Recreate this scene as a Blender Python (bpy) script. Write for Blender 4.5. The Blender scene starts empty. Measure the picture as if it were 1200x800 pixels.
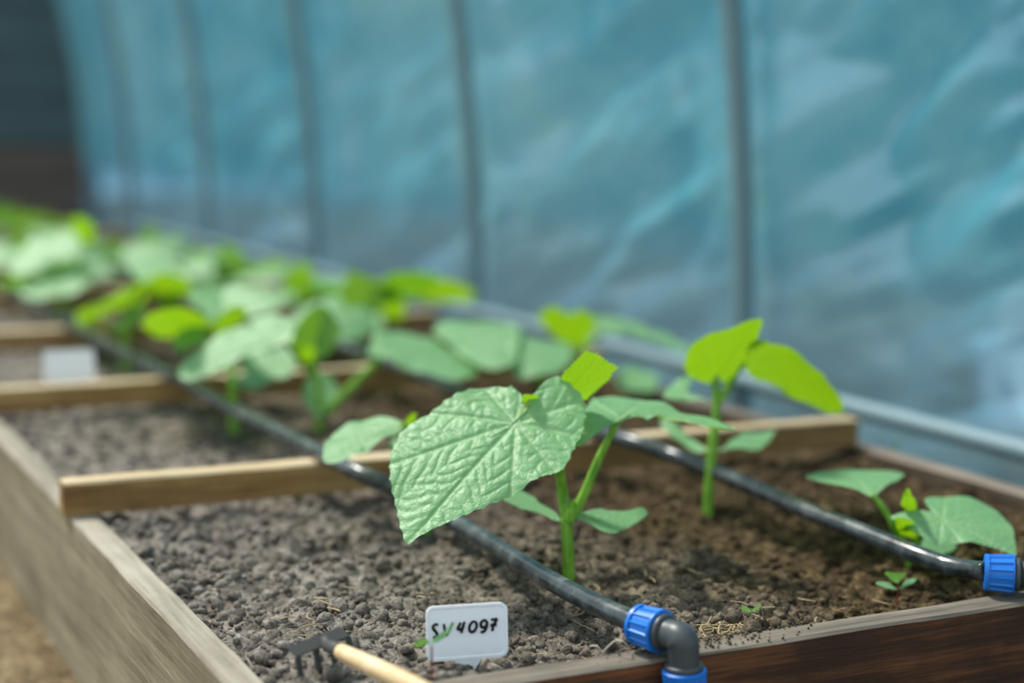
import bpy, bmesh, math, random
import numpy as np
from mathutils import Vector, Matrix, noise

random.seed(7); rng = np.random.default_rng(7)
scene = bpy.context.scene
col = scene.collection

# ------------------------------------------------------------------ camera
FPX = 1909.0
CAM = np.array([-0.6313, -1.0385, 0.3803])
ROT = np.array([[0.8968386588513151, 0.05291559549549164, -0.43918146561886223],
                [-0.442323364654105, 0.11966011022747892, -0.8888371611838805],
                [0.005519154903251479, 0.9914037511396178, 0.1307216170166542]])
cam_data = bpy.data.cameras.new('camera')
cam_data.sensor_width = 36.0
cam_data.lens = 36.0 * FPX / 1200.0
cam_data.clip_start = 0.02
cam_data.dof.use_dof = True
cam_data.dof.focus_distance = 1.27
cam_data.dof.aperture_fstop = 2.1
cam = bpy.data.objects.new('camera', cam_data)
m4 = Matrix([list(ROT[i]) + [CAM[i]] for i in range(3)] + [[0, 0, 0, 1]])
cam.matrix_world = m4
col.objects.link(cam)
scene.camera = cam

# ------------------------------------------------------------------ world, sun, exposure
world = bpy.data.worlds.new('sky')
scene.world = world
world.use_nodes = True
bg = world.node_tree.nodes['Background']
bg.inputs[0].default_value = (0.80, 0.93, 1.0, 1)
bg.inputs[1].default_value = 0.88
sun_data = bpy.data.lights.new('sun', 'SUN')
sun_data.energy = 3.9
sun_data.angle = math.radians(9)
sun_data.color = (1.0, 0.95, 0.86)
sun = bpy.data.objects.new('sun', sun_data)
SUN_DIR = Vector((-0.30, 0.60, 1.0)).normalized()
sun.rotation_euler = SUN_DIR.to_track_quat('Z', 'Y').to_euler()
col.objects.link(sun)
vs = scene.view_settings
vs.view_transform = 'Standard'
vs.look = 'None'
vs.gamma = 1.0
vs.use_curve_mapping = False
vs.exposure = 0.30

# ------------------------------------------------------------------ helpers
def ray(px, py):
    return ROT @ np.array([(px - 600) / FPX, (400 - py) / FPX, -1.0])

def on_z(px, py, z):
    """the point at height z that stands behind this spot of the photograph"""
    r = ray(px, py)
    return CAM + r * ((z - CAM[2]) / r[2])

def on_y(px, py, y):
    r = ray(px, py)
    return CAM + r * ((y - CAM[1]) / r[1])

def at_d(px, py, d):
    return CAM + ray(px, py) * d

def depth_of(p):
    return float(-(ROT.T @ (np.asarray(p) - CAM))[2])

def lin(r, g, b):
    f = lambda c: ((c / 255 + 0.055) / 1.055) ** 2.4 if c / 255 > 0.04045 else c / 255 / 12.92
    return (f(r), f(g), f(b), 1.0)

def new_mat(name):
    m = bpy.data.materials.new(name)
    m.use_nodes = True
    nt = m.node_tree
    for n in list(nt.nodes):
        nt.nodes.remove(n)
    return m, nt

class NT:
    def __init__(self, name):
        self.m, self.t = new_mat(name)
        self.out = self.t.nodes.new('ShaderNodeOutputMaterial')
    def n(self, kind, **kw):
        nd = self.t.nodes.new('ShaderNode' + kind)
        for k, v in kw.items():
            if k.startswith('i_'):
                key = k[2:]
                key = int(key) if key.isdigit() else key.replace('_', ' ')
                s = nd.inputs[key]
                if hasattr(v, 'is_linked'):
                    self.t.links.new(v, s)
                else:
                    s.default_value = v
            else:
                setattr(nd, k, v)
        return nd
    def link(self, a, b):
        self.t.links.new(a, b)
    def ramp(self, fac, stops):
        r = self.n('ValToRGB')
        el = r.color_ramp.elements
        while len(el) < len(stops):
            el.new(0.5)
        for e, (p, c) in zip(el, stops):
            e.position = p; e.color = c
        self.link(fac, r.inputs[0])
        return r.outputs[0]
    def mix(self, fac, a, b, blend='MIX'):
        x = self.n('MixRGB', blend_type=blend)
        for s, v in zip(x.inputs, (fac, a, b)):
            if hasattr(v, 'is_linked'):
                self.link(v, s)
            else:
                s.default_value = v
        return x.outputs[0]
    def math(self, op, a, b=0.0):
        x = self.n('Math', operation=op)
        for s, v in zip(x.inputs, (a, b)):
            if hasattr(v, 'is_linked'):
                self.link(v, s)
            else:
                s.default_value = v
        return x.outputs[0]
    def obj_coord(self, scale=(1, 1, 1), rot=(0, 0, 0)):
        tc = self.n('TexCoord')
        mp = self.n('Mapping')
        mp.inputs['Scale'].default_value = scale
        mp.inputs['Rotation'].default_value = rot
        self.link(tc.outputs['Object'], mp.inputs[0])
        return mp.outputs[0]
    def noise(self, vec, scale, detail=4, rough=0.55):
        x = self.n('TexNoise')
        self.link(vec, x.inputs['Vector'])
        x.inputs['Scale'].default_value = scale
        x.inputs['Detail'].default_value = detail
        x.inputs['Roughness'].default_value = rough
        return x.outputs[0]
    def bump(self, h, strength, dist):
        x = self.n('Bump')
        x.inputs['Strength'].default_value = strength
        x.inputs['Distance'].default_value = dist
        self.link(h, x.inputs['Height'])
        return x.outputs[0]
    def principled(self, color, rough, normal=None, spec=0.5, metal=0.0):
        p = self.n('BsdfPrincipled')
        for key, v in (('Base Color', color), ('Roughness', rough), ('Specular IOR Level', spec), ('Metallic', metal)):
            if hasattr(v, 'is_linked'):
                self.link(v, p.inputs[key])
            else:
                p.inputs[key].default_value = v
        if normal is not None:
            self.link(normal, p.inputs['Normal'])
        return p
    def done(self, shader):
        self.link(shader, self.out.inputs[0])
        return self.m

# ------------------------------------------------------------------ materials
def wood_mat(name, axis, dark, mid, light, rough=0.75, grain=1.0, spec=0.25):
    k = NT(name)
    sc = [60, 60, 60]; sc[axis] = 3.0
    v = k.obj_coord(tuple(sc))
    a = k.noise(v, 1.0, 6, 0.6)
    v2 = k.obj_coord((1, 1, 1))
    b = k.noise(v2, 9.0, 4, 0.6)
    sc3 = [260, 260, 260]; sc3[axis] = 12.0
    c = k.noise(k.obj_coord(tuple(sc3)), 1.0, 3, 0.6)
    f = k.math('ADD', k.math('MULTIPLY', a, 0.55), k.math('ADD', k.math('MULTIPLY', b, 0.3), k.math('MULTIPLY', c, 0.25)))
    cl = k.ramp(f, [(0.40, dark), (0.55, mid), (0.70, light)])
    nb = k.bump(k.math('ADD', a, c), 0.5 * grain, 0.002)
    return k.done(k.principled(cl, rough, nb, spec).outputs[0])

M = {}
M['grey_wood'] = wood_mat('weathered_grey_wood', 1, lin(98, 90, 72), lin(134, 124, 101), lin(158, 149, 126))
M['grey_top'] = wood_mat('light_grey_board_edge', 1, lin(112, 105, 92), lin(148, 141, 126), lin(174, 167, 152))  # top of the left board, a lighter grey than its sides
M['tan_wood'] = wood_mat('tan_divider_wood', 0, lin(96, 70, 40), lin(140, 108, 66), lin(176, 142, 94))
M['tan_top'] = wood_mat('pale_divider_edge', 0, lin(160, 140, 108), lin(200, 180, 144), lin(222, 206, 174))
M['dark_wood'] = wood_mat('dark_stained_wood', 0, lin(24, 14, 9), lin(60, 36, 22), lin(118, 74, 40), 0.6, 0.8, 0.35)
M['side_wood'] = wood_mat('dark_grey_wood', 1, lin(48, 40, 32), lin(78, 66, 54), lin(104, 92, 78))  # right board, a darker grey-brown than the left one
M['side_top'] = wood_mat('grey_brown_board_edge', 1, lin(84, 76, 66), lin(118, 108, 96), lin(146, 136, 122))  # top of the right board, lighter than its faces
M['dusty_top'] = wood_mat('dusty_board_edge', 0, lin(74, 68, 61), lin(112, 104, 94), lin(146, 138, 126), 0.9)
M['handle_wood'] = wood_mat('turned_pale_wood', 0, lin(176, 142, 100), lin(214, 184, 138), lin(232, 208, 168), 0.5, 0.3, 0.4)

def soil_mat(name, shift=0.0):
    k = NT(name)
    g = k.n('NewGeometry')
    pos = g.outputs['Position']
    sx = k.n('SeparateXYZ'); k.link(pos, sx.inputs[0])
    big = k.noise(pos, 7.0, 4, 0.6)
    mid = k.noise(pos, 60.0, 4, 0.6)
    fine = k.noise(pos, 420.0, 3, 0.6)
    # watered earth along the hoses is darker and browner than the dry grey clods by the left board
    wet = k.math('ADD', k.math('MULTIPLY', sx.outputs[0], 2.6), k.math('ADD', k.math('MULTIPLY', big, 0.9), -0.02 + shift))
    wetc = k.n('Clamp'); k.link(wet, wetc.inputs[0])
    f = k.math('ADD', k.math('MULTIPLY', mid, 0.6), k.math('MULTIPLY', fine, 0.4))
    dry = k.ramp(f, [(0.36, lin(60, 56, 52)), (0.5, lin(114, 107, 99)), (0.66, lin(164, 157, 147))])
    moist = k.ramp(f, [(0.36, lin(28, 23, 16)), (0.5, lin(68, 56, 39)), (0.66, lin(126, 108, 78))])
    c = k.mix(wetc.outputs[0], dry, moist)
    nb = k.bump(k.math('ADD', mid, fine), 0.7, 0.003)
    return k.done(k.principled(c, 0.95, nb, 0.12).outputs[0])
M['soil'] = soil_mat('garden_soil')

def ground_mat():
    k = NT('sandy_path')
    v = k.obj_coord()
    a = k.noise(v, 14, 6, 0.65); b = k.noise(v, 120, 4, 0.6)
    f = k.math('ADD', k.math('MULTIPLY', a, 0.5), k.math('MULTIPLY', b, 0.5))
    c = k.ramp(f, [(0.36, lin(62, 52, 38)), (0.5, lin(108, 93, 70)), (0.64, lin(150, 134, 106))])
    return k.done(k.principled(c, 0.95, k.bump(f, 0.8, 0.012), 0.1).outputs[0])
M['ground'] = ground_mat()

def leaf_mat(name, front, back, trans, vein, gloss=0.42, tw=0.42):
    k = NT(name)
    uv = k.n('TexCoord').outputs['UV']
    at = k.n('Attribute', attribute_name='vein')
    vo = k.n('TexVoronoi', feature='DISTANCE_TO_EDGE')
    k.link(uv, vo.inputs['Vector']); vo.inputs['Scale'].default_value = 13.0
    net = k.n('MapRange'); k.link(vo.outputs['Distance'], net.inputs[0])
    net.inputs[1].default_value = 0.0; net.inputs[2].default_value = 0.30
    vo2 = k.n('TexVoronoi', feature='DISTANCE_TO_EDGE')
    k.link(uv, vo2.inputs['Vector']); vo2.inputs['Scale'].default_value = 44.0
    net2 = k.n('MapRange'); k.link(vo2.outputs['Distance'], net2.inputs[0])
    net2.inputs[1].default_value = 0.0; net2.inputs[2].default_value = 0.3
    h = k.math('ADD', net.outputs[0], k.math('MULTIPLY', net2.outputs[0], 0.35))
    nb = k.bump(h, 0.34, 0.0016)
    patch = k.noise(uv, 5.0, 3, 0.6)
    geo = k.n('NewGeometry')
    fr = k.mix(k.math('MULTIPLY', at.outputs['Fac'], 0.45), front, vein)
    fr = k.mix(k.math('MULTIPLY', patch, 0.5), fr, (front[0] * 0.62, front[1] * 0.72, front[2] * 0.6, 1))
    c = k.mix(geo.outputs['Backfacing'], fr, back)
    p = k.principled(c, gloss, nb, 0.75)
    tr = k.n('BsdfTranslucent')
    tcol = k.mix(k.math('MULTIPLY', at.outputs['Fac'], 0.4), trans, (trans[0] * 1.15, trans[1] * 1.05, trans[2] * 1.6 + .02, 1))
    k.link(tcol, tr.inputs[0]); k.link(nb, tr.inputs['Normal'])
    mx = k.n('MixShader'); mx.inputs[0].default_value = tw
    k.link(p.outputs[0], mx.inputs[1]); k.link(tr.outputs[0], mx.inputs[2])
    return k.done(mx.outputs[0])
M['leaf'] = leaf_mat('cucumber_leaf', lin(132, 187, 130), lin(150, 186, 112), lin(128, 190, 10), lin(190, 222, 170), 0.47, 0.36)
M['young_leaf'] = leaf_mat('young_cucumber_leaf', lin(112, 176, 62), lin(142, 190, 70), lin(138, 184, 4), lin(170, 210, 110), 0.42, 0.5)
M['cotyledon'] = leaf_mat('cotyledon_leaf', lin(128, 182, 128), lin(130, 172, 110), lin(120, 190, 20), lin(150, 200, 150), 0.5, 0.35)

def stem_mat():
    k = NT('green_stem')
    a = k.noise(k.obj_coord((1, 1, 0.15)), 300, 3)
    c = k.ramp(a, [(0.35, lin(86, 142, 26)), (0.65, lin(136, 184, 60))])
    p = k.principled(c, 0.45, k.bump(a, 0.3, 0.001), 0.4)
    p.inputs['Subsurface Weight'].default_value = 0.25
    p.inputs['Subsurface Radius'].default_value = (0.004, 0.006, 0.001)
    return k.done(p.outputs[0])
M['stem'] = stem_mat()

def plain(name, c, rough=0.5, spec=0.5, metal=0.0, bump=0.0, bscale=200.0, var=0.12):
    k = NT(name)
    a = k.noise(k.obj_coord(), bscale, 4)
    cc = k.mix(a, tuple(x * (1 - var) for x in c[:3]) + (1,), tuple(min(1, x * (1 + var)) for x in c[:3]) + (1,))
    nb = k.bump(a, bump, 0.001) if bump else None
    return k.done(k.principled(cc, rough, nb, spec, metal).outputs[0])
def hose_mat():
    k = NT('black_polythene_hose')
    a = k.noise(k.obj_coord((1, 1, 1)), 45, 5, 0.6)
    f = k.noise(k.obj_coord((1, 1, 1)), 500, 3, 0.6)
    c = k.ramp(a, [(0.36, lin(24, 30, 32)), (0.56, lin(58, 68, 71)), (0.78, lin(108, 112, 108))])
    r = k.math('ADD', k.math('MULTIPLY', a, 0.30), 0.10)
    return k.done(k.principled(c, r, k.bump(k.math('ADD', a, k.math('MULTIPLY', f, .3)), 0.12, 0.001), 0.6).outputs[0])
M['hose'] = hose_mat()
M['blue'] = plain('blue_plastic_nut', lin(14, 112, 206), 0.38, 0.5, 0, 0.05)
M['grey_plastic'] = plain('dark_grey_plastic', lin(62, 68, 72), 0.42, 0.5, 0, 0.08)
M['white_plastic'] = plain('white_label_plastic', lin(236, 240, 246), 0.4, 0.5, 0, 0.03, 60, 0.04)
M['ink'] = plain('black_marker_ink', lin(16, 12, 22), 0.5, 0.3)
M['black_metal'] = plain('black_painted_metal', lin(66, 65, 64), 0.55, 0.4, 0.1, 0.25, 300)
M['steel'] = plain('galvanised_steel_tube', lin(112, 138, 146), 0.5, 0.5, 0.0, 0.1, 60)
M['straw'] = plain('dry_straw', lin(168, 150, 116), 0.8, 0.2)
M['thread'] = plain('pale_root_thread', lin(190, 184, 170), 0.6, 0.3)
M['red_stem'] = plain('red_seedling_stem', lin(128, 58, 40), 0.5, 0.4)
M['end_boards'] = plain('dark_end_boards', lin(88, 104, 108), 0.85, 0.2, 0, 0.3, 12, 0.3)
M['brown_boards'] = plain('brown_end_boards', lin(112, 98, 90), 0.85, 0.2, 0, 0.3, 12, 0.3)
def bucket_mat():
    k = NT('milky_white_bucket_plastic')
    p = k.principled(lin(240, 242, 238), 0.45)
    t = k.n('BsdfTranslucent'); t.inputs[0].default_value = lin(248, 248, 244)
    mx = k.n('MixShader'); mx.inputs[0].default_value = 0.6
    k.link(p.outputs[0], mx.inputs[1]); k.link(t.outputs[0], mx.inputs[2])
    return k.done(mx.outputs[0])
M['white_bucket'] = bucket_mat()
M['grass'] = leaf_mat('grass_blade_green', lin(110, 160, 60), lin(110, 160, 60), lin(140, 200, 20), lin(140, 190, 90), 0.5, 0.4)

def film_mat():
    k = NT('blue_tinted_polythene_film')
    g = k.n('NewGeometry')
    sx = k.n('SeparateXYZ'); k.link(g.outputs['Position'], sx.inputs[0])
    pos = g.outputs['Position']
    a = k.noise(pos, 1.6, 3, 0.5)
    b = k.noise(pos, 9.0, 5, 0.6)
    f = k.math('ADD', k.math('MULTIPLY', a, 0.7), k.math('MULTIPLY', b, 0.3))
    teal = k.ramp(f, [(0.36, lin(76, 158, 182)), (0.52, lin(110, 178, 194)), (0.68, lin(140, 194, 204))])
    lowz = k.n('MapRange', i_1=0.10, i_2=0.30); k.link(k.math('ADD', sx.outputs[2], k.math('MULTIPLY', b, 0.08)), lowz.inputs[0])
    teal = k.mix(lowz.outputs[0], lin(108, 160, 192), teal)
    nb = k.bump(b, 0.25, 0.01)
    d = k.n('BsdfDiffuse'); k.link(teal, d.inputs[0]); k.link(nb, d.inputs['Normal'])
    t = k.n('BsdfTranslucent'); k.link(teal, t.inputs[0]); k.link(nb, t.inputs['Normal'])
    m1 = k.n('MixShader'); m1.inputs[0].default_value = 0.40
    k.link(d.outputs[0], m1.inputs[1]); k.link(t.outputs[0], m1.inputs[2])
    gl = k.n('BsdfGlossy'); gl.inputs['Roughness'].default_value = 0.24
    gl.inputs[0].default_value = (0.9, 0.95, 1, 1); k.link(nb, gl.inputs['Normal'])
    m2 = k.n('MixShader'); m2.inputs[0].default_value = 0.13
    k.link(m1.outputs[0], m2.inputs[1]); k.link(gl.outputs[0], m2.inputs[2])
    tp = k.n('BsdfTransparent'); tp.inputs[0].default_value = (0.50, 0.80, 1.0, 1)
    clear = k.ramp(k.math('ADD', sx.outputs[2], k.math('MULTIPLY', b, 0.1)), [(0.0, (.46, .46, .46, 1)), (0.17, (.34, .34, .34, 1)), (0.27, (.03, .03, .03, 1))])
    m3 = k.n('MixShader'); k.link(clear, m3.inputs[0])
    k.link(m2.outputs[0], m3.inputs[1]); k.link(tp.outputs[0], m3.inputs[2])
    return k.done(m3.outputs[0])
M['film'] = film_mat()

# ------------------------------------------------------------------ mesh helpers
def link_mesh(name, verts, faces, mats, parent=None, origin=(0, 0, 0), smooth=True, fmat=None):
    me = bpy.data.meshes.new(name)
    v = np.asarray(verts, float) - np.asarray(origin, float)
    me.from_pydata(v.tolist(), [], [list(f) for f in faces])
    for m in (mats if isinstance(mats, (list, tuple)) else [mats]):
        me.materials.append(m)
    if smooth:
        me.polygons.foreach_set('use_smooth', [True] * len(me.polygons))
    if fmat is not None:
        me.polygons.foreach_set('material_index', fmat)
    me.update()
    o = bpy.data.objects.new(name, me)
    col.objects.link(o)
    if parent is not None:
        o.parent = parent
    else:
        o.location = origin
    return o

def tag(o, label=None, cat=None, group=None, kind=None):
    if label: o['label'] = label
    if cat: o['category'] = cat
    if group: o['group'] = group
    if kind: o['kind'] = kind
    return o

def empty(name, loc):
    o = bpy.data.objects.new(name, None)
    o.empty_display_size = 0.02
    o.location = loc
    col.objects.link(o)
    return o

def catmull(pts, n):
    P = np.asarray(pts, float)
    if len(P) == 2:
        t = np.linspace(0, 1, n)[:, None]
        return P[0] * (1 - t) + P[1] * t
    E = np.vstack([2 * P[0] - P[1], P, 2 * P[-1] - P[-2]])
    T = np.linspace(0, len(P) - 1 - 1e-9, n)
    out = []
    for t in T:
        i = int(t); u = t - i
        a, b, c, d = E[i], E[i + 1], E[i + 2], E[i + 3]
        out.append(0.5 * ((2 * b) + (-a + c) * u + (2 * a - 5 * b + 4 * c - d) * u * u + (-a + 3 * b - 3 * c + d) * u ** 3))
    return np.array(out)

def tube_geo(path, radii, seg=12, squash=None):
    """rings along a path, closed with a fan at both ends"""
    P = np.asarray(path, float); n = len(P)
    R = np.interp(np.linspace(0, 1, n), np.linspace(0, 1, len(radii)), radii) if np.ndim(radii) else np.full(n, radii)
    V = []; F = []
    t0 = P[1] - P[0]; t0 /= np.linalg.norm(t0)
    ref = np.array([0, 0, 1.0]) if abs(t0[2]) < 0.9 else np.array([1.0, 0, 0])
    u = np.cross(t0, ref); u /= np.linalg.norm(u)
    for i in range(n):
        t = P[min(i + 1, n - 1)] - P[max(i - 1, 0)]
        t /= np.linalg.norm(t) + 1e-12
        u = u - t * (u @ t); u /= np.linalg.norm(u) + 1e-12
        w = np.cross(t, u)
        sq = 1.0 if squash is None else squash(i / (n - 1))
        for j in range(seg):
            a = 2 * math.pi * j / seg
            V.append(P[i] + R[i] * (math.cos(a) * u + sq * math.sin(a) * w))
    for i in range(n - 1):
        for j in range(seg):
            j2 = (j + 1) % seg
            F.append((i * seg + j, i * seg + j2, (i + 1) * seg + j2, (i + 1) * seg + j))
    V.append(P[0]); V.append(P[-1])
    a, b = len(V) - 2, len(V) - 1
    for j in range(seg):
        j2 = (j + 1) % seg
        F.append((a, j2, j)); F.append((b, (n - 1) * seg + j, (n - 1) * seg + j2))
    return V, F

def lathe_geo(p0, axis, prof, seg=48, rad=None):
    """profile [(distance along the axis, radius)] turned about axis from p0; rad(angle, dist, r) may ripple it"""
    ax = np.asarray(axis, float); ax /= np.linalg.norm(ax)
    ref = np.array([0, 0, 1.0]) if abs(ax[2]) < 0.9 else np.array([1.0, 0, 0])
    u = np.cross(ax, ref); u /= np.linalg.norm(u); w = np.cross(ax, u)
    V = []; F = []
    for (d, r) in prof:
        for j in range(seg):
            a = 2 * math.pi * j / seg
            rr = rad(a, d, r) if rad else r
            V.append(np.asarray(p0) + ax * d + rr * (math.cos(a) * u + math.sin(a) * w))
    for i in range(len(prof) - 1):
        for j in range(seg):
            j2 = (j + 1) % seg
            F.append((i * seg + j, i * seg + j2, (i + 1) * seg + j2, (i + 1) * seg + j))
    return V, F

def board(name, p0, p1, width, z0, z1, mats, parent, origin, top_slot=1, seg=40, rough=0.0012, seed=0, skew=0.0):
    """a sawn board from p0 to p1 (xy along its middle), slightly uneven edges; top face takes its own finish"""
    p0 = np.array(p0, float); p1 = np.array(p1, float)
    d = p1 - p0; L = np.linalg.norm(d); d /= L
    nrm = np.array([-d[1], d[0]])
    b = 0.0022
    ring = [(-width / 2, z0), (width / 2, z0), (width / 2, z1 - b), (width / 2 - b, z1), (-width / 2 + b, z1), (-width / 2, z1 - b)]
    V = []; F = []; FM = []
    k = len(ring)
    for i in range(seg + 1):
        s = L * i / seg
        c = p0 + d * s
        for j, (o, z) in enumerate(ring):
            w = noise.noise(Vector((s * 14, j * 3.1, seed))) * rough
            w2 = noise.noise(Vector((s * 9, j * 5.7 + 40, seed))) * rough
            q = c + nrm * (o + w)
            V.append((q[0], q[1], z + (w2 if z > z0 + 1e-6 else 0)))
    for i in range(seg):
        for j in range(k):
            j2 = (j + 1) % k
            F.append((i * k + j, (i + 1) * k + j, (i + 1) * k + j2, i * k + j2))
            FM.append(top_slot if j in (2, 3, 4) else 0)
    F.append(tuple(range(k))); FM.append(0)
    F.append(tuple(seg * k + j for j in reversed(range(k)))); FM.append(0)
    V = np.array(V)
    o = link_mesh(name, V, F, mats, parent, origin, False, FM)
    # outward normals
    bm = bmesh.new(); bm.from_mesh(o.data); bmesh.ops.recalc_face_normals(bm, faces=bm.faces); bm.to_mesh(o.data); bm.free()
    return o

def fix_normals(o):
    bm = bmesh.new(); bm.from_mesh(o.data); bmesh.ops.recalc_face_normals(bm, faces=bm.faces); bm.to_mesh(o.data); bm.free()
    return o

# ------------------------------------------------------------------ the setting: ground, film wall, end wall
GZ = -0.163
def build_ground():
    n = 60
    xs = np.linspace(-4, 8, n); ys = np.linspace(-3, 12, n)
    V = [(x, y, GZ) for y in ys for x in xs]
    F = [(j * n + i, j * n + i + 1, (j + 1) * n + i + 1, (j + 1) * n + i) for j in range(n - 1) for i in range(n - 1)]
    o = link_mesh('floor', V, F, M['ground'])
    tag(o, kind='structure')
build_ground()

def wall_x(y, z):
    zz = max(0.0, z)
    return 0.772 + 0.0150 * (y - 1.0) - 0.115 * zz * zz

POLE_Y = [0.02, 1.013, 2.01, 3.04, 4.12, 5.26]
END_Y = 6.32
def build_film():
    y0, y1, z0, z1 = -1.0, END_Y + 0.015, GZ - 0.0, 1.95
    def on_x(px, py, x=0.81):
        q = ray(px, py); q = CAM + q * ((x - CAM[0]) / q[0])
        return q[1], q[2]
    # the longest pulls in the sheet: ends, width, height
    creases = [(on_x(a, b), on_x(c_, d_), w_, h_) for a, b, c_, d_, w_, h_ in (
        (556, 205, 770, 40, .040, .030), (405, 330, 545, 222, .045, .034), (610, 275, 800, 185, .040, .022), (400, 85, 530, 10, .05, .026),
        (560, 60, 660, 0, .05, .024), (600, 345, 710, 262, .04, .020), (950, 215, 1090, 85, .035, .016), (990, 300, 1190, 190, .045, .016), (700, 330, 800, 262, .04, .018),
        (255, 72, 345, 68, .06, .02), (880, 330, 960, 280, .04, .014), (290, 210, 345, 290, .06, .024), (160, 130, 225, 190, .07, .026))]
    ny, nz = 540, 180
    ys = np.linspace(y0, y1, ny); zs = np.linspace(z0, z1, nz)
    V = []
    ca, sa = math.cos(math.radians(23)), math.sin(math.radians(23))
    for z in zs:
        for y in ys:
            # folds run up towards the near end of the tunnel, pulled tight over each hoop
            dp = min(abs(y - p) for p in POLE_Y + [END_Y])
            loose = min(1.0, 0.25 + dp / 0.35)
            s = -y * ca + z * sa       # along the fold
            t = y * sa + z * ca        # across it
            w = noise.noise(Vector((s * 1.6, t * 7.5, 3.0)))
            r1 = (1 - abs(w) * 2.2)
            r2 = 1 - abs(noise.noise(Vector((s * 3.4 + 9, t * 17.0, 8.0)))) * 2
            f = 0.033 * r1 + 0.008 * r2 + 0.005 * noise.noise(Vector((y * 14, z * 14, 1)))
            for (ya, za), (yb, zb), w_, h_ in creases:
                ly, lz = yb - ya, zb - za; ll = math.hypot(ly, lz)
                t_ = ((y - ya) * ly + (z - za) * lz) / (ll * ll)
                if -0.3 < t_ < 1.3:
                    e_ = ((y - ya) * -lz + (z - za) * ly) / ll * (1 if ly > 0 else -1)
                    e_ += 0.012 * noise.noise(Vector((t_ * 3, ya * 5, 2)))
                    f += 1.6 * h_ * math.exp(-(e_ / w_) ** 2) * math.exp(-((t_ - .5) / .55) ** 4)
            sag = 0.02 * math.sin(math.pi * min(1, dp / 0.5))
            low = min(1.0, max(0.15, (z - z0) / 0.12))
            V.append((wall_x(y, z) + 0.034 + low * (loose * f + sag), y, z))
    F = [(j * ny + i, j * ny + i + 1, (j + 1) * ny + i + 1, (j + 1) * ny + i) for j in range(nz - 1) for i in range(ny - 1)]
    o = link_mesh('wall_right', V, F, M['film'])
    tag(o, kind='structure')
build_film()

names = ['second', 'third', 'fourth', 'fifth']
pole_labels = {0.02: 'grey steel hoop nearest the camera, past the right edge of the film',
               1.013: 'grey steel tunnel hoop standing behind the backlit cucumber leaf, nearest in view',
               2.01: 'grey steel tunnel hoop, second in view from the right along the blue film',
               3.04: 'dull steel tunnel hoop, third in view from the right along the blue film',
               4.12: 'blurred steel tunnel hoop, fourth in view from the right along the blue film',
               5.26: 'blurred farthest steel tunnel hoop, beside the dark end wall'}
for py in POLE_Y[1:]:
    path = [(wall_x(py, z) + 0.004, py, z) for z in np.linspace(GZ, 1.95, 36)]
    V, F = tube_geo(path, 0.0165, 16)
    o = link_mesh('tunnel_hoop', V, F, M['steel'], None, path[0])
    tag(o, pole_labels[py], 'hoop', 'steel hoops along the film wall')

# ground rail clamped to the hoops, the film goes down behind it
path = [(wall_x(y, 0) - 0.016, y, 0.004) for y in np.linspace(-1.0, END_Y - 0.05, 30)]
V, F = tube_geo(path, 0.013, 14)
tag(link_mesh('base_rail', V, F, M['steel'], None, path[0]), 'long pale steel rail running low along the foot of the film', 'rail')

def box_geo(x0, x1, y0, y1, z0, z1):
    V = [(x0, y0, z0), (x1, y0, z0), (x1, y1, z0), (x0, y1, z0), (x0, y0, z1), (x1, y0, z1), (x1, y1, z1), (x0, y1, z1)]
    F = [(3, 2, 1, 0), (4, 5, 6, 7), (0, 1, 5, 4), (1, 2, 6, 5), (2, 3, 7, 6), (3, 0, 4, 7)]
    return V, F
def bevel(o, w, s=1):
    b = o.modifiers.new('bevel', 'BEVEL'); b.width = w; b.segments = s; b.limit_method = 'ANGLE'
    return o

# end wall: dark boards, the lowest ones brown
V, F = box_geo(-2.2, 0.96, END_Y + 0.05, END_Y + 0.08, GZ, 1.92)
endw = tag(link_mesh('wall_back', V, F, M['end_boards'], smooth=False), kind='structure')
z = GZ
for i, (h, mt) in enumerate([(0.16, 'brown_boards'), (0.14, 'brown_boards'), (0.15, 'brown_boards'), (0.2, 'end_boards'), (0.2, 'end_boards'), (0.2, 'end_boards'), (0.2, 'end_boards'), (0.22, 'end_boards'), (0.2, 'end_boards'), (0.2, 'end_boards'), (0.2, 'end_boards')]):
    V, F = box_geo(-2.2, wall_x(END_Y, z + h) + 0.09, END_Y + 0.02 + 0.004 * (i % 2), END_Y + 0.05, z + 0.004, z + h - 0.004)
    bevel(link_mesh('end_board', V, F, M[mt], endw, (0, 0, 0), False), 0.003)
    z += h

# ------------------------------------------------------------------ raised bed
bed_o = (0.13, -0.05, GZ)
bed = tag(empty('raised_bed', bed_o), 'long raised bed of weathered grey boards with tan cross boards, filled with soil', 'raised bed')
DIV_Y = [(0.560, 0.522), (1.172, 1.150), (1.80, 1.785), (2.43, 2.42), (3.06, 3.05), (3.69, 3.68), (4.32, 4.31), (4.95, 4.94), (5.58, 5.57)]
XL, XR = -0.3155, 0.6085
FAR = 6.1
board('side_board', (XL, -0.082), (XL, FAR), 0.026, GZ, 0.0, [M['grey_wood'], M['grey_top']], bed, bed_o, seg=160, seed=1)['label'] = 'left side board, pale grey outside'
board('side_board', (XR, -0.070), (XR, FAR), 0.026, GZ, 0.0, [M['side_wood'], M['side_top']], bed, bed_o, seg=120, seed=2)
fb = board('end_board', (XL + 0.014, -0.0515), (XR - 0.014, -0.064), 0.028, GZ, 0.0, [M['dark_wood'], M['dusty_top']], bed, bed_o, seg=70, seed=3)
fb['label'] = 'front board, dark brown face with dusty grey top'
for i, (ya, yb) in enumerate(DIV_Y):
    d = board('cross_board', (-0.334, ya), (0.600, yb), 0.026, 0.0006, 0.034, [M['tan_wood'], M['tan_top']], bed, bed_o, seg=50, seed=10 + i)

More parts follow.
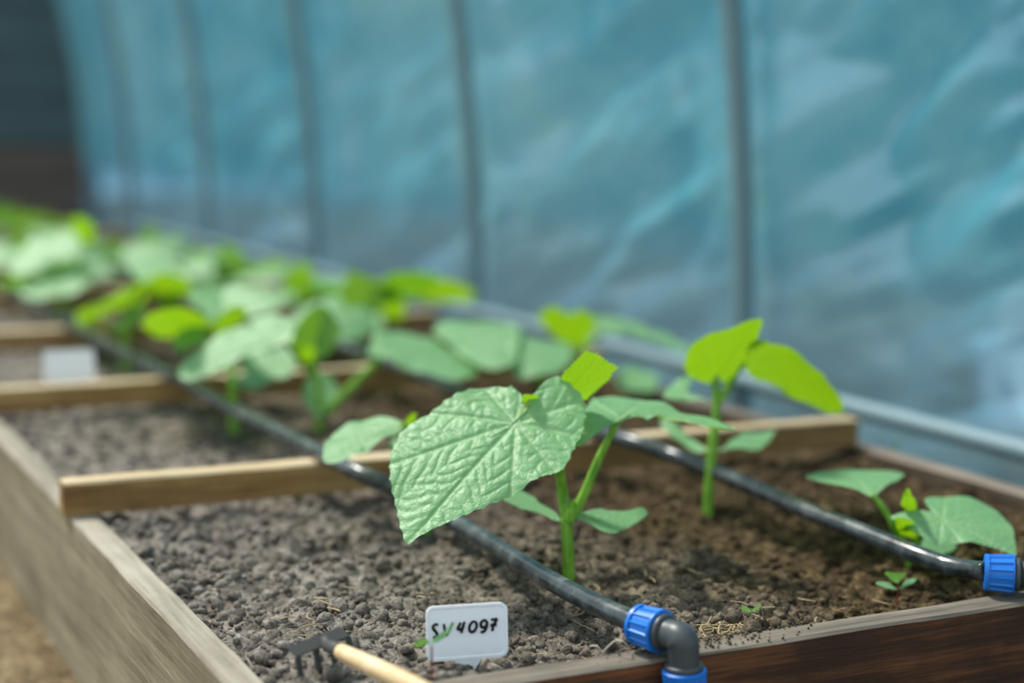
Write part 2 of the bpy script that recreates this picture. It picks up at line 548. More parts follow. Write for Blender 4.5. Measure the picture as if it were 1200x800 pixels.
# ------------------------------------------------------------------ soil
def soil_h(x, y):
    h = -0.016
    h += 0.014 * noise.noise(Vector((x * 5, y * 5, 0)))
    h += 0.013 * noise.noise(Vector((x * 15, y * 15, 4)))
    h += 0.0075 * noise.noise(Vector((x * 52, y * 52, 7)))
    # pressed low along the hoses, heaped a little towards the left board and the middle
    e = min(1.0, max(0.0, (0.02 - x) / 0.25))
    h += 0.004 * e
    ri = max(0.0, (x - 0.40) / 0.19)
    h -= 0.002 * min(1, ri)
    return min(h, -0.002 + 0.004 * noise.noise(Vector((x * 40, y * 40, 2))))

SPLITS = [-0.040] + [ (a + b) / 2 for a, b in DIV_Y[:2]] + [FAR]
soil_label = ['dark crumbly soil in the nearest cell of the bed, behind the front board',
              'blurred brown soil in the second cell, between the two nearest cross boards',
              'blurred dark soil in the far cells beyond the second cross board']
step = [0.0042, 0.008, 0.025]
soils = []
for k in range(3):
    ya, yb = SPLITS[k], SPLITS[k + 1]
    nx = int(0.905 / step[k]); ny = max(4, int((yb - ya) / step[k]))
    xs = np.linspace(-0.3035, 0.5965, nx); ys = np.linspace(ya, yb, ny)
    V = []
    for y in ys:
        for x in xs:
            fine = 0.0032 * noise.noise(Vector((x * 170, y * 170, 5))) if k < 2 else 0
            V.append((x, y, soil_h(x, y) + fine))
    F = [(j * nx + i, j * nx + i + 1, (j + 1) * nx + i + 1, (j + 1) * nx + i) for j in range(ny - 1) for i in range(nx - 1)]
    so = (0.145, (ya + yb) / 2, -0.02)
    s = link_mesh('soil', V, F, M['soil'], None, so)
    tag(s, soil_label[k], 'soil', None, 'stuff')
    soils.append((s, so))

# clods: a dozen shapes, the largest three hundred lie singly, the crumbs are joined
def clod_shape(seed, sub):
    bm = bmesh.new()
    bmesh.ops.create_icosphere(bm, subdivisions=sub, radius=1.0)
    ax = Vector((random.uniform(0.8, 1.15), random.uniform(0.75, 1.05), random.uniform(0.6, 0.85)))
    for v in bm.verts:
        d = v.co.copy()
        r = 1 + 0.42 * noise.noise(d * 1.3 + Vector((seed * 7.7, 0, 0))) + 0.24 * noise.noise(d * 3.1 + Vector((0, seed * 3.3, 0)))
        v.co = Vector((d.x * ax.x, d.y * ax.y, d.z * ax.z)) * r
    for _ in range(7):                     # broken faces
        nrm_ = Vector((random.gauss(0, 1), random.gauss(0, 1), random.gauss(0, 1))).normalized()
        lim = random.uniform(0.55, 0.8)
        for v in bm.verts:
            e_ = v.co.dot(nrm_) - lim
            if e_ > 0: v.co -= nrm_ * e_ * 0.9
    vs_ = np.array([v.co[:] for v in bm.verts]); fs = [[v.index for v in f.verts] for f in bm.faces]
    bm.free()
    return vs_, fs
big_shapes = [clod_shape(i, 2) for i in range(10)]
small_shapes = [clod_shape(20 + i, 2 if i < 5 else 1) for i in range(10)]
clod_meshes = []
for i, (v, f) in enumerate(big_shapes):
    me = bpy.data.meshes.new('clod')
    me.from_pydata(v.tolist(), [], f)
    me.materials.append(M['soil'])
    me.polygons.foreach_set('use_smooth', [True] * len(f))
    clod_meshes.append(me)

s0, so0 = soils[0]
clods = []
KEEP_OFF = []      # filled later with places where things stand (label, rake)
def add_clod(x, y, r):
    o = bpy.data.objects.new('clod', random.choice(clod_meshes))
    o.parent = s0
    o.location = (x - so0[0], y - so0[1], soil_h(x, y) + r * 0.25 - so0[2])
    o.scale = (r, r, r)
    o.rotation_euler = (random.uniform(-.5, .5), random.uniform(-.5, .5), random.uniform(0, 6.28))
    col.objects.link(o)
n_big = 0
RK = [on_z(341, 764, .0), on_z(404, 740, .0), on_z(386, 757, .0), on_z(486, 804, .0)]
def rake_near(x, y):
    p = np.array([x, y])
    for a, b_, w in ((RK[0], RK[1], .012), (RK[2], RK[3], .010)):
        d_ = b_[:2] - a[:2]; t_ = min(1, max(0, ((p - a[:2]) @ d_) / (d_ @ d_)))
        if np.linalg.norm(p - a[:2] - d_ * t_) < w: return True
    return False
# the coarse stones right behind the front board and around the label
for (px, py, r) in [(565, 775, .0085), (585, 777, .0095), (600, 772, .008), (530, 787, .008), (512, 770, .009), (490, 779, .010), (472, 786, .009),
                    (495, 764, .008), (470, 768, .009), (436, 744, .010), (330, 722, .012),
                    (320, 748, .010), (308, 768, .011), (330, 785, .011), (352, 797, .008), 
                    (620, 771, .006), (455, 798, .008), (318, 700, .009), (455, 742, .008), (398, 718, .010), (375, 708, .009)]:
    p = on_z(px, py, -0.006)
    add_clod(p[0], min(max(p[1], -0.030), 0.5), r * random.uniform(0.7, 0.95)); n_big += 1
while n_big < 290:
    u = random.random()
    x = -0.297 + (0.60 if u < 0.8 else 0.88) * random.random() ** 1.3
    y = -0.030 + 0.53 * random.random() ** 1.4
    r = random.uniform(0.0045, 0.0095) * (1.0 if x < 0.08 else 0.9)
    if rake_near(x, y): continue
    add_clod(x, y, r); n_big += 1

def crumbs(k, n, x0, x1, y0, y1, rmin, rmax, shapes, power=2.2):
    s, so = soils[k]
    VV = []; FF = []; base = 0
    for i in range(n):
        x = random.uniform(x0, x1); y = random.uniform(y0, y1)
        r = rmin + (rmax - rmin) * random.random() ** power
        if k == 0 and r > .003 and rake_near(x, y): continue
        if x > 0.02: r *= 0.8
        v, f = random.choice(shapes)
        a = random.uniform(0, 6.28); c, sn = math.cos(a), math.sin(a)
        q = v @ np.array([[c, sn, 0], [-sn, c, 0], [0, 0, 1]]) * r
        q = q + np.array([x, y, soil_h(x, y) + r * 0.25])
        VV.append(q); FF.extend([[t + base for t in ff] for ff in f]); base += len(v)
    o = link_mesh('soil_crumbs', np.vstack(VV), FF, M['soil'], s, so)
    o['kind'] = 'stuff'
crumbs(0, 5200, -0.300, 0.590, -0.034, 0.525, 0.0018, 0.0075, small_shapes[:5], 2.6)
crumbs(0, 6000, -0.300, 0.35, -0.034, 0.50, 0.0009, 0.0028, small_shapes[5:])
crumbs(1, 2600, -0.300, 0.590, 0.575, 1.14, 0.002, 0.008, small_shapes[5:])
crumbs(2, 1500, -0.300, 0.590, 1.19, 2.4, 0.003, 0.010, small_shapes[5:])

def spill(n):
    VV = []; FF = []; base = 0
    for i in range(n):
        px = random.gauss(835, 45); t = (px - 600) / 595
        py = 781 - 86 * t + random.random() ** 3 * 14 - 1
        p = on_z(px, py, 0.0005)
        rr = random.uniform(.0005, .0017) * (1.0 if random.random() < .85 else 1.6)
        v, f = random.choice(small_shapes[5:])
        VV.append(v * rr + p + [0, 0, rr * .4]); FF.extend([[t_ + base for t_ in ff] for ff in f]); base += len(v)
    o = link_mesh('soil_crumbs', np.vstack(VV), FF, M['soil'], s0, so0)
    o['kind'] = 'stuff'; o['label'] = 'crumbs spilt on the front board'
spill(260)

# straw fibres mixed in the earth
VV = []; FF = []; base = 0
def fibre(p, ln, ang, r, curl=0.3):
    global base
    d = np.array([math.cos(ang), math.sin(ang), random.uniform(-0.1, 0.25)])
    q = p + d * ln * 0.5 + np.array([-d[1], d[0], 0.2]) * ln * curl * random.uniform(-1, 1)
    V, F = tube_geo(catmull([p, q, p + d * ln], 6), [r, r * 1.1, r * 0.6], 5)
    VV.extend(V); FF.extend([[t + base for t in f] for f in F]); base += len(V)
for i in range(95):
    x = -0.29 + 0.6 * random.random(); y = -0.03 + 0.42 * random.random() ** 1.5
    fibre(np.array([x, y, soil_h(x, y) + 0.005]), random.uniform(.006, .02), random.uniform(0, 6.28), random.uniform(.0003, .0007))
for i in range(70):
    px = random.uniform(815, 905); py = 752 - (px - 815) * 0.20 - random.uniform(0, 16)
    p = on_z(px, py, -0.006)
    fibre(p, random.uniform(.006, .02), random.uniform(0, 6.28), random.uniform(.0004, .0007), .6)
for (px, py, ln) in [(393, 710, .016), (399, 716, .015), (500, 700, .01), (385, 702, .012), (420, 690, .012)]:
    fibre(on_z(px, py, 0.0), ln, random.uniform(2, 3.5), .0007)
s = link_mesh('straw_fibres', VV, FF, M['straw'], s0, so0)
s['kind'] = 'stuff'; s['label'] = 'scattered pale straw fibres on the soil'

# ------------------------------------------------------------------ leaves
VEIN_ANG = np.radians([0, 34, -34, 68, -68, 112, -112, 150, -150])
def vein_fields(u, v):
    rho = np.hypot(u, v) + 1e-9; phi = np.arctan2(u, v)
    prim = np.zeros_like(u); best = np.full_like(u, 9.0); bs = np.zeros_like(u); bd = np.zeros_like(u)
    for a in VEIN_ANG:
        d = phi - a
        d = (d + np.pi) % (2 * np.pi) - np.pi
        s = rho * np.cos(d); e = np.abs(rho * np.sin(d))
        w = 0.016 * np.clip(1.15 - rho * 0.75, 0.35, 1.2)
        g = np.where(s > 0, np.exp(-(e / w) ** 2), 0)
        prim = np.maximum(prim, g)
        k = np.abs(d) < best
        best = np.where(k, np.abs(d), best); bs = np.where(k, s, bs); bd = np.where(k, e, bd)
    ph = (bs - 0.75 * bd) / 0.092 + 0.30 * np.sin(phi * 7.3 + bs * 5.0) + 0.16 * np.sin(u * 23 + v * 17) + 0.05 * np.sin(u * 41 - v * 37)
    fr = ph - np.floor(ph)
    sec = np.exp(-((fr - 0.5) / 0.085) ** 2) * np.clip(bd / 0.03, 0, 1)
    puff = np.sin(np.pi * ((fr + 0.5) % 1.0)) * np.clip(bd / 0.06, 0, 1)
    return prim, sec, puff

def build_leaf(name, outline, base, tip, nrm, mat, parent, origin, m=90, rings=16, cup=0.0, droop=0.0, fold=0.0,
               wave=0.03, veins=1.0, teeth=0.010, curl=0.0, seed=0, curve_pts=True, ridge=None):
    """blade from an outline lying in the plane (base, nrm), then cupped, drooped, folded and veined in real depth"""
    B = np.asarray(base, float); T = np.asarray(tip, float); n = np.asarray(nrm, float)
    ev = T - B; L = np.linalg.norm(ev); ev /= L
    n = n - ev * (n @ ev); n /= np.linalg.norm(n)
    eu = np.cross(ev, n)
    O = np.asarray(outline, float) - B
    o2 = np.stack([O @ eu, O @ ev], 1) / L
    # close and resample
    P = np.vstack([o2, o2[:1]])
    dense = []
    k = len(o2)
    for i in range(k):
        a, b, c, d = o2[(i - 1) % k], o2[i], o2[(i + 1) % k], o2[(i + 2) % k]
        for t in np.linspace(0, 1, 14, endpoint=False):
            if curve_pts:
                q = 0.5 * ((2 * b) + (-a + c) * t + (2 * a - 5 * b + 4 * c - d) * t * t + (-a + 3 * b - 3 * c + d) * t ** 3)
            else:
                q = b * (1 - t) + c * t
            dense.append(q)
    D = np.array(dense); D = np.vstack([D, D[:1]])
    sl = np.concatenate([[0], np.cumsum(np.linalg.norm(np.diff(D, axis=0), axis=1))])
    per = sl[-1]
    ss = np.linspace(0, per, m, endpoint=False)
    E = np.stack([np.interp(ss, sl, D[:, 0]), np.interp(ss, sl, D[:, 1])], 1)
    c0 = E.mean(0)
    # small teeth along the margin
    if teeth:
        nt = max(8, int(per / 0.085))
        ph = (ss / per * nt) % 1.0
        dirs = E - c0; dirs /= np.linalg.norm(dirs, axis=1)[:, None] + 1e-9
        E = E + dirs * (teeth * (np.abs(ph - 0.5) * -2 + 1.0) ** 2)[:, None]
    UV = [c0[None]]
    for r in range(1, rings + 1):
        s_ = (r / rings) ** 0.85
        UV.append(c0 + (E - c0) * s_)
    UV = np.vstack(UV); u = UV[:, 0]; v = UV[:, 1]
    prim, sec, puff = vein_fields(u, v)
    w = cup * u * u - droop * (v - 0.3) ** 2 + fold * np.abs(u) + curl * np.maximum(0, np.abs(u) - 0.3) ** 2
    if ridge is not None:          # a lobe that turns over along a crease
        (ra, rb_, rc), rk = ridge
        q2 = [np.array([(np.asarray(z_) - B) @ eu, (np.asarray(z_) - B) @ ev]) / L for z_ in (ra, rb_, rc)]
        dv = q2[1] - q2[0]; dv /= np.linalg.norm(dv); nv = np.array([-dv[1], dv[0]])
        if (q2[2] - q2[0]) @ nv < 0: nv = -nv
        al = (u - q2[0][0]) * dv[0] + (v - q2[0][1]) * dv[1]
        dd = (u - q2[0][0]) * nv[0] + (v - q2[0][1]) * nv[1]
        gate = 1 / (1 + np.exp(-(al + 0.02) / 0.012))
        soft = np.where(dd > 0, dd * dd / (dd + 0.03), 0)
        w = w - rk * soft * gate
    ed = np.concatenate([[0]] + [np.full(m, (r / rings) ** 3) for r in range(1, rings + 1)])
    ang = np.arctan2(u - c0[0], v - c0[1])
    w = w + wave * ed * np.sin(5 * ang + seed * 1.7) * 0.6 + wave * ed * np.sin(9 * ang + seed) * 0.3
    w = w + veins * (-0.011 * prim - 0.0034 * sec + 0.0042 * puff)
    P3 = B + L * (u[:, None] * eu + v[:, None] * ev + w[:, None] * n)
    F = [(0, 1 + j, 1 + (j + 1) % m) for j in range(m)]
    for r in range(rings - 1):
        a = 1 + r * m; b = a + m
        for j in range(m):
            j2 = (j + 1) % m
            F.append((a + j, b + j, b + j2, a + j2))
    # orientation so that normals follow n
    A, Bq, C = P3[F[m][0]], P3[F[m][1]], P3[F[m][2]]
    tot = 0.0
    for f in F[m:m + m]:
        tot += np.cross(P3[f[1]] - P3[f[0]], P3[f[2]] - P3[f[0]]) @ n
    if tot < 0:
        F = [tuple(reversed(f)) for f in F]
    o = link_mesh(name, P3, F, mat, parent, origin)
    me = o.data
    uvl = me.uv_layers.new(name='UVMap')
    li = np.zeros(len(me.loops), dtype=np.int32); me.loops.foreach_get('vertex_index', li)
    uvl.data.foreach_set('uv', UV[li].astype(np.float32).ravel())
    at = me.attributes.new('vein', 'FLOAT', 'POINT')
    at.data.foreach_set('value', np.maximum(prim, 0.55 * sec).astype(np.float32))
    return o

def plane_pts(pxs, p0, n):
    n = np.asarray(n, float)
    out = []
    for (px, py) in pxs:
        r = ray(px, py)
        t = ((p0 - CAM) @ n) / (r @ n)
        out.append(CAM + r * t)
    return out

def traced(name, px, base_px, tip_px, depth, n, mat, root, org, **kw):
    n = np.array(n, float)
    p0 = at_d(base_px[0], base_px[1], depth)
    pts = plane_pts(px, p0, n)
    T = plane_pts([tip_px], p0, n)[0]
    if 'ridge_px' in kw:
        rp, rk = kw.pop('ridge_px')
        kw['ridge'] = (plane_pts(rp, p0, n), rk)
    return build_leaf(name, pts, p0, T, n, M[mat], root, org, **kw)

# a general cucumber blade: heart-shaped, five shallow corners
def heart(width=1.0):
    ang = np.radians([0, 10, 22, 34, 46, 60, 74, 88, 104, 120, 136, 152, 166, 176])
    rad = np.array([1.0, 0.90, 0.80, 0.77, 0.80, 0.74, 0.70, 0.71, 0.64, 0.60, 0.57, 0.50, 0.36, 0.10])
    right = [(r * math.sin(a) * width, r * math.cos(a)) for a, r in zip(ang, rad)]
    left = [(-x, y) for x, y in right[1:]][::-1]
    return right + left
def free_leaf(name, B, direction, n, size, mat, root, org, width=1.0, **kw):
    B = np.asarray(B, float); ev = np.asarray(direction, float); ev /= np.linalg.norm(ev)
    n = np.asarray(n, float); n = n - ev * (n @ ev); n /= np.linalg.norm(n); eu = np.cross(ev, n)
    pts = [B + size * (u * eu + v * ev) for u, v in heart(width)]
    return build_leaf(name, pts, B, B + ev * size, n, M[mat], root, org, **kw)

def stalk(name, pts, radii, root, org, mat='stem', seg=10, n=14):
    V, F = tube_geo(catmull(pts, n), radii, seg)
    return link_mesh(name, V, F, M[mat], root, org)

def base_at(px, py, z=None):
    p = on_z(px, py, -0.012)
    for _ in range(3):
        p = on_z(px, py, soil_h(p[0], p[1]))
    return p

def plant(px, py, label, group=None, name='cucumber_plant'):
    b = base_at(px, py)
    r = tag(empty(name, b), label, 'plant', group)
    return r, b, depth_of(b)

G = 'young cucumber plants in the bed'
NA = (-0.36, -0.52, 0.77)         # blade facing the camera and up
# --- the sharp plant in the middle
r, b, d = plant(667, 684, 'sharp cucumber plant with one big pale leaf, front of all, beside the left hose', G)
P1 = b
stalk('stem', [b - [0, 0, .02], at_d(666, 650, d), at_d(664, 612, d), at_d(664, 600, d)], [.0056, .0053, .0052, .005], r, b)
stalk('petiole', [at_d(664, 608, d), at_d(659, 575, d), at_d(654, 548, d - .012), at_d(638, 522, d - .025), at_d(614, 504, d - .045)], [.0050, .0046, .0042, .0034, .0028], r, b)
stalk('petiole', [at_d(669, 608, d), at_d(684, 580, d), at_d(703, 535, d), at_d(724, 493, d)], [.0050, .0043, .0038, .0032], r, b)
stalk('bud', [at_d(668, 612, d - .004), at_d(670, 598, d - .004), at_d(672, 585, d - .002)], [.004, .005, .001], r, b)
LA = [(477, 631), (470, 616), (464, 590), (458, 562), (457, 540), (460, 522), (474, 499), (506, 477), (545, 456), (580, 449), (601, 455), (611, 465),
      (610, 478), (604, 490), (617, 479), (629, 458), (648, 444), (664, 448), (684, 466), (682, 497), (672, 520), (658, 547), (625, 562), (580, 586), (538, 604), (508, 616), (488, 625)]
traced('leaf', LA, (604, 494), (477, 631), d - .062, NA, 'leaf', r, b, m=300, rings=70, cup=-0.10, droop=0.10, wave=0.02, teeth=0.012, seed=2, ridge_px=([(614, 484), (688, 464), (645, 446)], -0.32))
LB = [(861, 504), (842, 492), (822, 483), (800, 478), (786, 472), (768, 463), (755, 457), (731, 450), (708, 453), (694, 466), (684, 480), (677, 495), (675, 511), (690, 508), (704, 496), (718, 489),
      (726, 492), (736, 487), (752, 489), (776, 489), (802, 494), (824, 500)]
traced('leaf', LB, (726, 489), (861, 504), d, (0.06, -0.16, 0.98), 'leaf', r, b, m=160, rings=30, cup=-0.1, droop=0.02, wave=0.03, seed=4, fold=0.0)
LC = [(686, 411), (700, 416), (706, 421), (724, 432), (713, 446), (700, 458), (688, 470), (670, 466), (650, 458), (655, 447), (668, 432)]
traced('leaf', LC, (664, 462), (703, 417), d - .01, (0.10, 0.55, 0.70), 'young_leaf', r, b, m=150, rings=16, cup=0.15, wave=0.02, seed=1, teeth=0.05, curve_pts=False)
traced('leaf', [(615, 480), (612, 466), (618, 461), (630, 464), (632, 478)], (626, 482), (614, 463), d - .02, (0.1, 0.5, 0.8), 'young_leaf', r, b, m=50, rings=8)
traced('cotyledon', [(657, 610), (650, 600), (634, 590), (622, 580), (604, 572), (588, 571), (584, 580), (598, 590), (616, 597), (636, 602), (648, 608)], (655, 608), (586, 576), d - .004,
       (0.05, -0.32, 0.94), 'cotyledon', r, b, m=60, rings=10, veins=0.15, wave=.01, teeth=0)
traced('cotyledon', [(672, 605), (690, 598), (704, 596), (716, 598), (735, 598), (752, 594), (759, 601), (750, 610), (735, 618), (722, 624), (706, 622), (690, 613)], (674, 605), (757, 600), d - .004,
       (-0.05, -0.40, 0.91), 'cotyledon', r, b, m=60, rings=10, veins=0.15, wave=.01, teeth=0)

# --- half-hidden small plant behind it
r, b, d = plant(500, 626, 'small cucumber plant mostly hidden behind the big pale leaf, one drooping leaf over the hose', G)
stalk('stem', [b - [0, 0, .015], at_d(500, 600, d), at_d(497, 545, d), at_d(492, 508, d)], [.0045, .004, .0036, .003], r, b)
stalk('petiole', [at_d(494, 520, d), at_d(484, 500, d), at_d(468, 499, d - .01)], [.003, .0026, .0022], r, b)
traced('leaf', [(381, 541), (379, 525), (386, 508), (398, 496), (420, 487), (442, 485), (462, 491), (474, 498), (466, 505), (452, 512), (436, 523), (418, 533), (398, 541)], (468, 498), (381, 541),
       d - .01, (-0.25, -0.30, 0.92), 'leaf', r, b, m=110, rings=20, cup=-0.25, wave=.03, seed=3)
traced('leaf', [(472, 498), (480, 487), (488, 484), (486, 494), (480, 501)], (474, 500), (487, 485), d, (.2, .4, .8), 'young_leaf', r, b, m=40, rings=6)
traced('leaf', [(455, 522), (462, 514), (475, 512), (485, 520), (478, 530), (462, 530)], (482, 516), (456, 526), d + .01, (-.2, -.4, .9), 'leaf', r, b, m=40, rings=6)

# --- the backlit plant on the right
r, b, d = plant(828, 617, 'tall cucumber plant with two glowing backlit leaves beside the right hose', G)
stalk('stem', [b - [0, 0, .015], at_d(831, 570, d), at_d(835, 522, d), at_d(840, 475, d), at_d(839, 452, d)], [.0056, .0053, .005, .0044, .0036], r, b)
stalk('petiole', [at_d(840, 474, d), at_d(848, 462, d), at_d(858, 445, d), at_d(872, 423, d)], [.0042, .004, .0034, .003], r, b)
stalk('petiole', [at_d(839, 470, d), at_d(838, 455, d), at_d(838, 440, d)], [.0042, .004, .003], r, b)
traced('leaf', [(893, 375), (876, 377), (856, 382), (830, 390), (812, 398), (804, 410), (801, 424), (806, 437), (820, 445), (832, 450), (840, 440), (848, 448), (858, 440), (866, 428), (874, 416), (884, 403), (890, 390)],
       (840, 446), (890, 377), d, (0.05, 0.62, 0.70), 'young_leaf', r, b, m=140, rings=20, cup=-0.12, wave=.02, seed=2, teeth=.016)
traced('leaf', [(985, 481), (988, 472), (976, 452), (955, 428), (930, 408), (905, 396), (890, 391), (880, 398), (872, 410), (868, 426), (878, 436), (895, 446), (920, 459), (945, 470), (970, 482)],
       (872, 424), (986, 480), d, (0.34, 0.42, 0.84), 'young_leaf', r, b, m=130, rings=20, cup=-0.15, droop=.05, wave=.02, seed=5, teeth=.010)
traced('cotyledon', [(829, 528), (812, 516), (796, 500), (780, 490), (774, 494), (784, 508), (800, 520), (816, 528)], (829, 530), (775, 491), d, (-.05, -.3, .92), 'cotyledon', r, b, m=50, rings=8, veins=.15, teeth=0)
traced('cotyledon', [(840, 527), (856, 516), (872, 508), (890, 504), (909, 503), (902, 516), (888, 526), (868, 528), (852, 528)], (840, 528), (908, 504), d, (.05, -.15, .96), 'cotyledon', r, b, m=50, rings=8, veins=.15, teeth=0)
traced('leaf', [(838, 474), (826, 470), (806, 468), (784, 468), (778, 462), (790, 448), (806, 442), (810, 448), (800, 460), (818, 464)], (832, 470), (806, 443), d + .03, (-.1, -.2, .97), 'leaf', r, b, m=60, rings=8)

# --- low plant by the right fitting
r, b, d = plant(1066, 664, 'low cucumber plant with a broad pale leaf beside the right-hand blue pipe nut', G)
stalk('stem', [b - [0, 0, .015], at_d(1069, 650, d), at_d(1074, 635, d)], [.005, .0048, .0045], r, b)
stalk('petiole', [at_d(1068, 652, d), at_d(1054, 630, d), at_d(1038, 600, d), at_d(1021, 578, d)], [.004, .0036, .0032, .0028], r, b)
stalk('petiole', [at_d(1073, 640, d), at_d(1078, 628, d), at_d(1090, 616, d - .02), at_d(1102, 611, d - .03)], [.0042, .0038, .0034, .0028], r, b)
traced('leaf', [(945, 558), (956, 551), (972, 548), (990, 546), (1012, 544), (1032, 543), (1048, 543), (1060, 550), (1050, 560), (1037, 569), (1022, 580), (1010, 576), (994, 571), (976, 567), (958, 562)],
       (1021, 577), (945, 558), d, (-.02, -.02, 1.0), 'leaf', r, b, m=120, rings=20, cup=-.05, droop=.03, wave=.012, seed=3)
traced('leaf', [(1191, 647), (1176, 643), (1161, 639), (1140, 636), (1118, 634), (1101, 636), (1086, 628), (1068, 616), (1054, 606), (1046, 598), (1064, 594), (1080, 595), (1092, 598), (1086, 588), (1085, 581), (1098, 576), (1116, 572),
                (1142, 574), (1166, 585), (1182, 603), (1189, 625)], (1104, 608), (1191, 647), d - .03, (-.12, -.36, .92), 'leaf', r, b, m=200, rings=36, cup=-.18, droop=.08, wave=.03, seed=6)
traced('leaf', [(1056, 592), (1060, 580), (1064, 571), (1069, 580), (1074, 592), (1066, 600)], (1066, 600), (1064, 571), d + .01, (.1, .5, .8), 'young_leaf', r, b, m=40, rings=8)
traced('leaf', [(1050, 608), (1062, 606), (1072, 614), (1072, 628), (1060, 630), (1052, 620)], (1070, 632), (1052, 609), d + .01, (.1, .5, .8), 'young_leaf', r, b, m=40, rings=8)
traced('cotyledon', [(1078, 636), (1084, 630), (1098, 632), (1112, 634), (1124, 636), (1116, 645), (1102, 650), (1086, 648)], (1078, 638), (1122, 637), d + .01, (-.05, -.3, .94), 'cotyledon', r, b, m=40, rings=8, veins=.15, teeth=0)

# --- second cell
r, b, d = plant(372, 514, 'cucumber plant with a thick slanting leaf stalk, in the second cell left of the middle', G)
stalk('stem', [b - [0, 0, .015], at_d(374, 488, d), at_d(373, 455, d), at_d(368, 428, d), at_d(362, 415, d)], [.0058, .0055, .005, .0045, .004], r, b)
stalk('petiole', [at_d(380, 486, d), at_d(402, 463, d), at_d(425, 440, d), at_d(446, 420, d)], [.0062, .006, .0056, .005], r, b)
stalk('petiole', [at_d(372, 445, d), at_d(358, 430, d), at_d(344, 412, d - .04), at_d(328, 397, d - .09)], [.004, .004, .0036, .003], r, b)
traced('leaf', [(211, 441), (213, 430), (232, 408), (250, 393), (268, 380), (294, 371), (322, 366), (342, 378), (344, 392), (334, 402), (312, 409), (286, 419), (256, 433), (224, 445)], (330, 395), (211, 441), d - .09,
       (-.3, -.38, .87), 'leaf', r, b, m=110, rings=18, cup=-.2, wave=.02, seed=1)
traced('leaf', [(432, 414), (436, 398), (442, 384), (460, 378), (480, 377), (506, 388), (532, 400), (552, 418), (560, 434), (546, 444), (530, 446), (504, 438), (478, 430), (454, 422)], (444, 412), (558, 440), d,
       (.05, -.32, .94), 'leaf', r, b, m=110, rings=18, cup=-.15, wave=.03, seed=2)
traced('leaf', [(342, 408), (344, 390), (356, 372), (372, 358), (384, 362), (394, 376), (400, 392), (390, 410), (374, 422), (356, 424)], (362, 424), (380, 360), d, (-.25, -.85, .30), 'young_leaf', r, b, m=90, rings=14, fold=.35, wave=.03)
traced('leaf', [(356, 424), (348, 412), (352, 406), (362, 404), (370, 410), (366, 422)], (362, 426), (358, 405), d - .02, (.1, .5, .8), 'young_leaf', r, b, m=40, rings=8)
traced('cotyledon', [(374, 487), (358, 474), (355, 456), (364, 442), (382, 438), (394, 448), (394, 466), (386, 480)], (376, 488), (374, 439), d - .01, (-.1, -.7, .7), 'cotyledon', r, b, m=50, rings=8, veins=.15, teeth=0)
traced('leaf', [(281, 430), (290, 418), (310, 412), (330, 408), (344, 416), (346, 430), (336, 442), (310, 440), (292, 438)], (342, 420), (282, 432), d + .02, (-.2, -.35, .9), 'leaf', r, b, m=60, rings=10)

r, b, d = plant(274, 508, 'cucumber plant with a yellow-lit lower leaf, standing behind the left hose in the second cell', G)
stalk('stem', [b - [0, 0, .015], at_d(273, 470, d), at_d(270, 420, d + .05), at_d(258, 384, d + .10)], [.006, .0056, .005, .004], r, b)
d += .10
stalk('petiole', [at_d(262, 400, d), at_d(256, 385, d), at_d(243, 380, d)], [.004, .0036, .003], r, b)
traced('leaf', [(168, 380), (172, 370), (188, 364), (208, 362), (230, 366), (244, 374), (240, 386), (222, 390), (206, 394), (186, 394), (172, 388)], (243, 378), (168, 382), d, (-.05, .25, .95), 'young_leaf', r, b, m=70, rings=12, wave=.03)
traced('leaf', [(222, 356), (238, 344), (260, 337), (284, 340), (298, 352), (312, 364), (300, 374), (284, 378), (266, 374), (250, 380), (240, 372)], (262, 376), (262, 337), d + .02, (-.2, -.4, .88), 'leaf', r, b, m=80, rings=12, fold=.25)
traced('leaf', [(246, 388), (256, 372), (272, 362), (288, 362), (286, 374), (272, 384), (258, 390)], (252, 388), (286, 366), d - .01, (.3, .3, .9), 'young_leaf', r, b, m=50, rings=8)
traced('cotyledon', [(246, 404), (230, 404), (212, 412), (202, 402), (210, 388), (226, 380), (242, 386)], (246, 396), (204, 406), d, (-.2, -.5, .84), 'cotyledon', r, b, m=40, rings=8, veins=.15, teeth=0)
traced('cotyledon', [(274, 446), (290, 436), (312, 434), (322, 440), (310, 452), (290, 456)], (274, 450), (320, 442), d, (.1, -.3, .94), 'cotyledon', r, b, m=40, rings=8, veins=.15, teeth=0)

r, b, d = plant(652, 496, 'cucumber plant with wide flat pale leaves, just behind the sharp plant in the second cell', G)
stalk('stem', [b - [0, 0, .015], at_d(648, 470, d), at_d(638, 452, d)], [.0055, .005, .0045], r, b)
stalk('petiole', [at_d(640, 455, d), at_d(622, 434, d), at_d(606, 416, d), at_d(592, 400, d)], [.0045, .004, .0036, .003], r, b)
traced('leaf', [(508, 386), (524, 376), (548, 372), (576, 372), (600, 376), (612, 390), (606, 404), (604, 420), (584, 428), (560, 424), (540, 412), (522, 400)], (594, 400), (508, 388), d, (-.1, -.2, .96), 'leaf', r, b, m=100, rings=16, cup=-.1, seed=3)
traced('leaf', [(598, 396), (614, 386), (634, 384), (654, 388), (668, 404), (668, 420), (654, 430), (630, 431), (612, 430), (600, 420)], (600, 402), (668, 416), d + .01, (.02, -.25, .96), 'leaf', r, b, m=90, rings=14, cup=-.2, seed=8)
traced('cotyledon', [(640, 460), (660, 448), (684, 442), (700, 446), (690, 460), (664, 468)], (642, 462), (698, 448), d, (0, -.25, .96), 'cotyledon', r, b, m=40, rings=8, veins=.15, teeth=0)

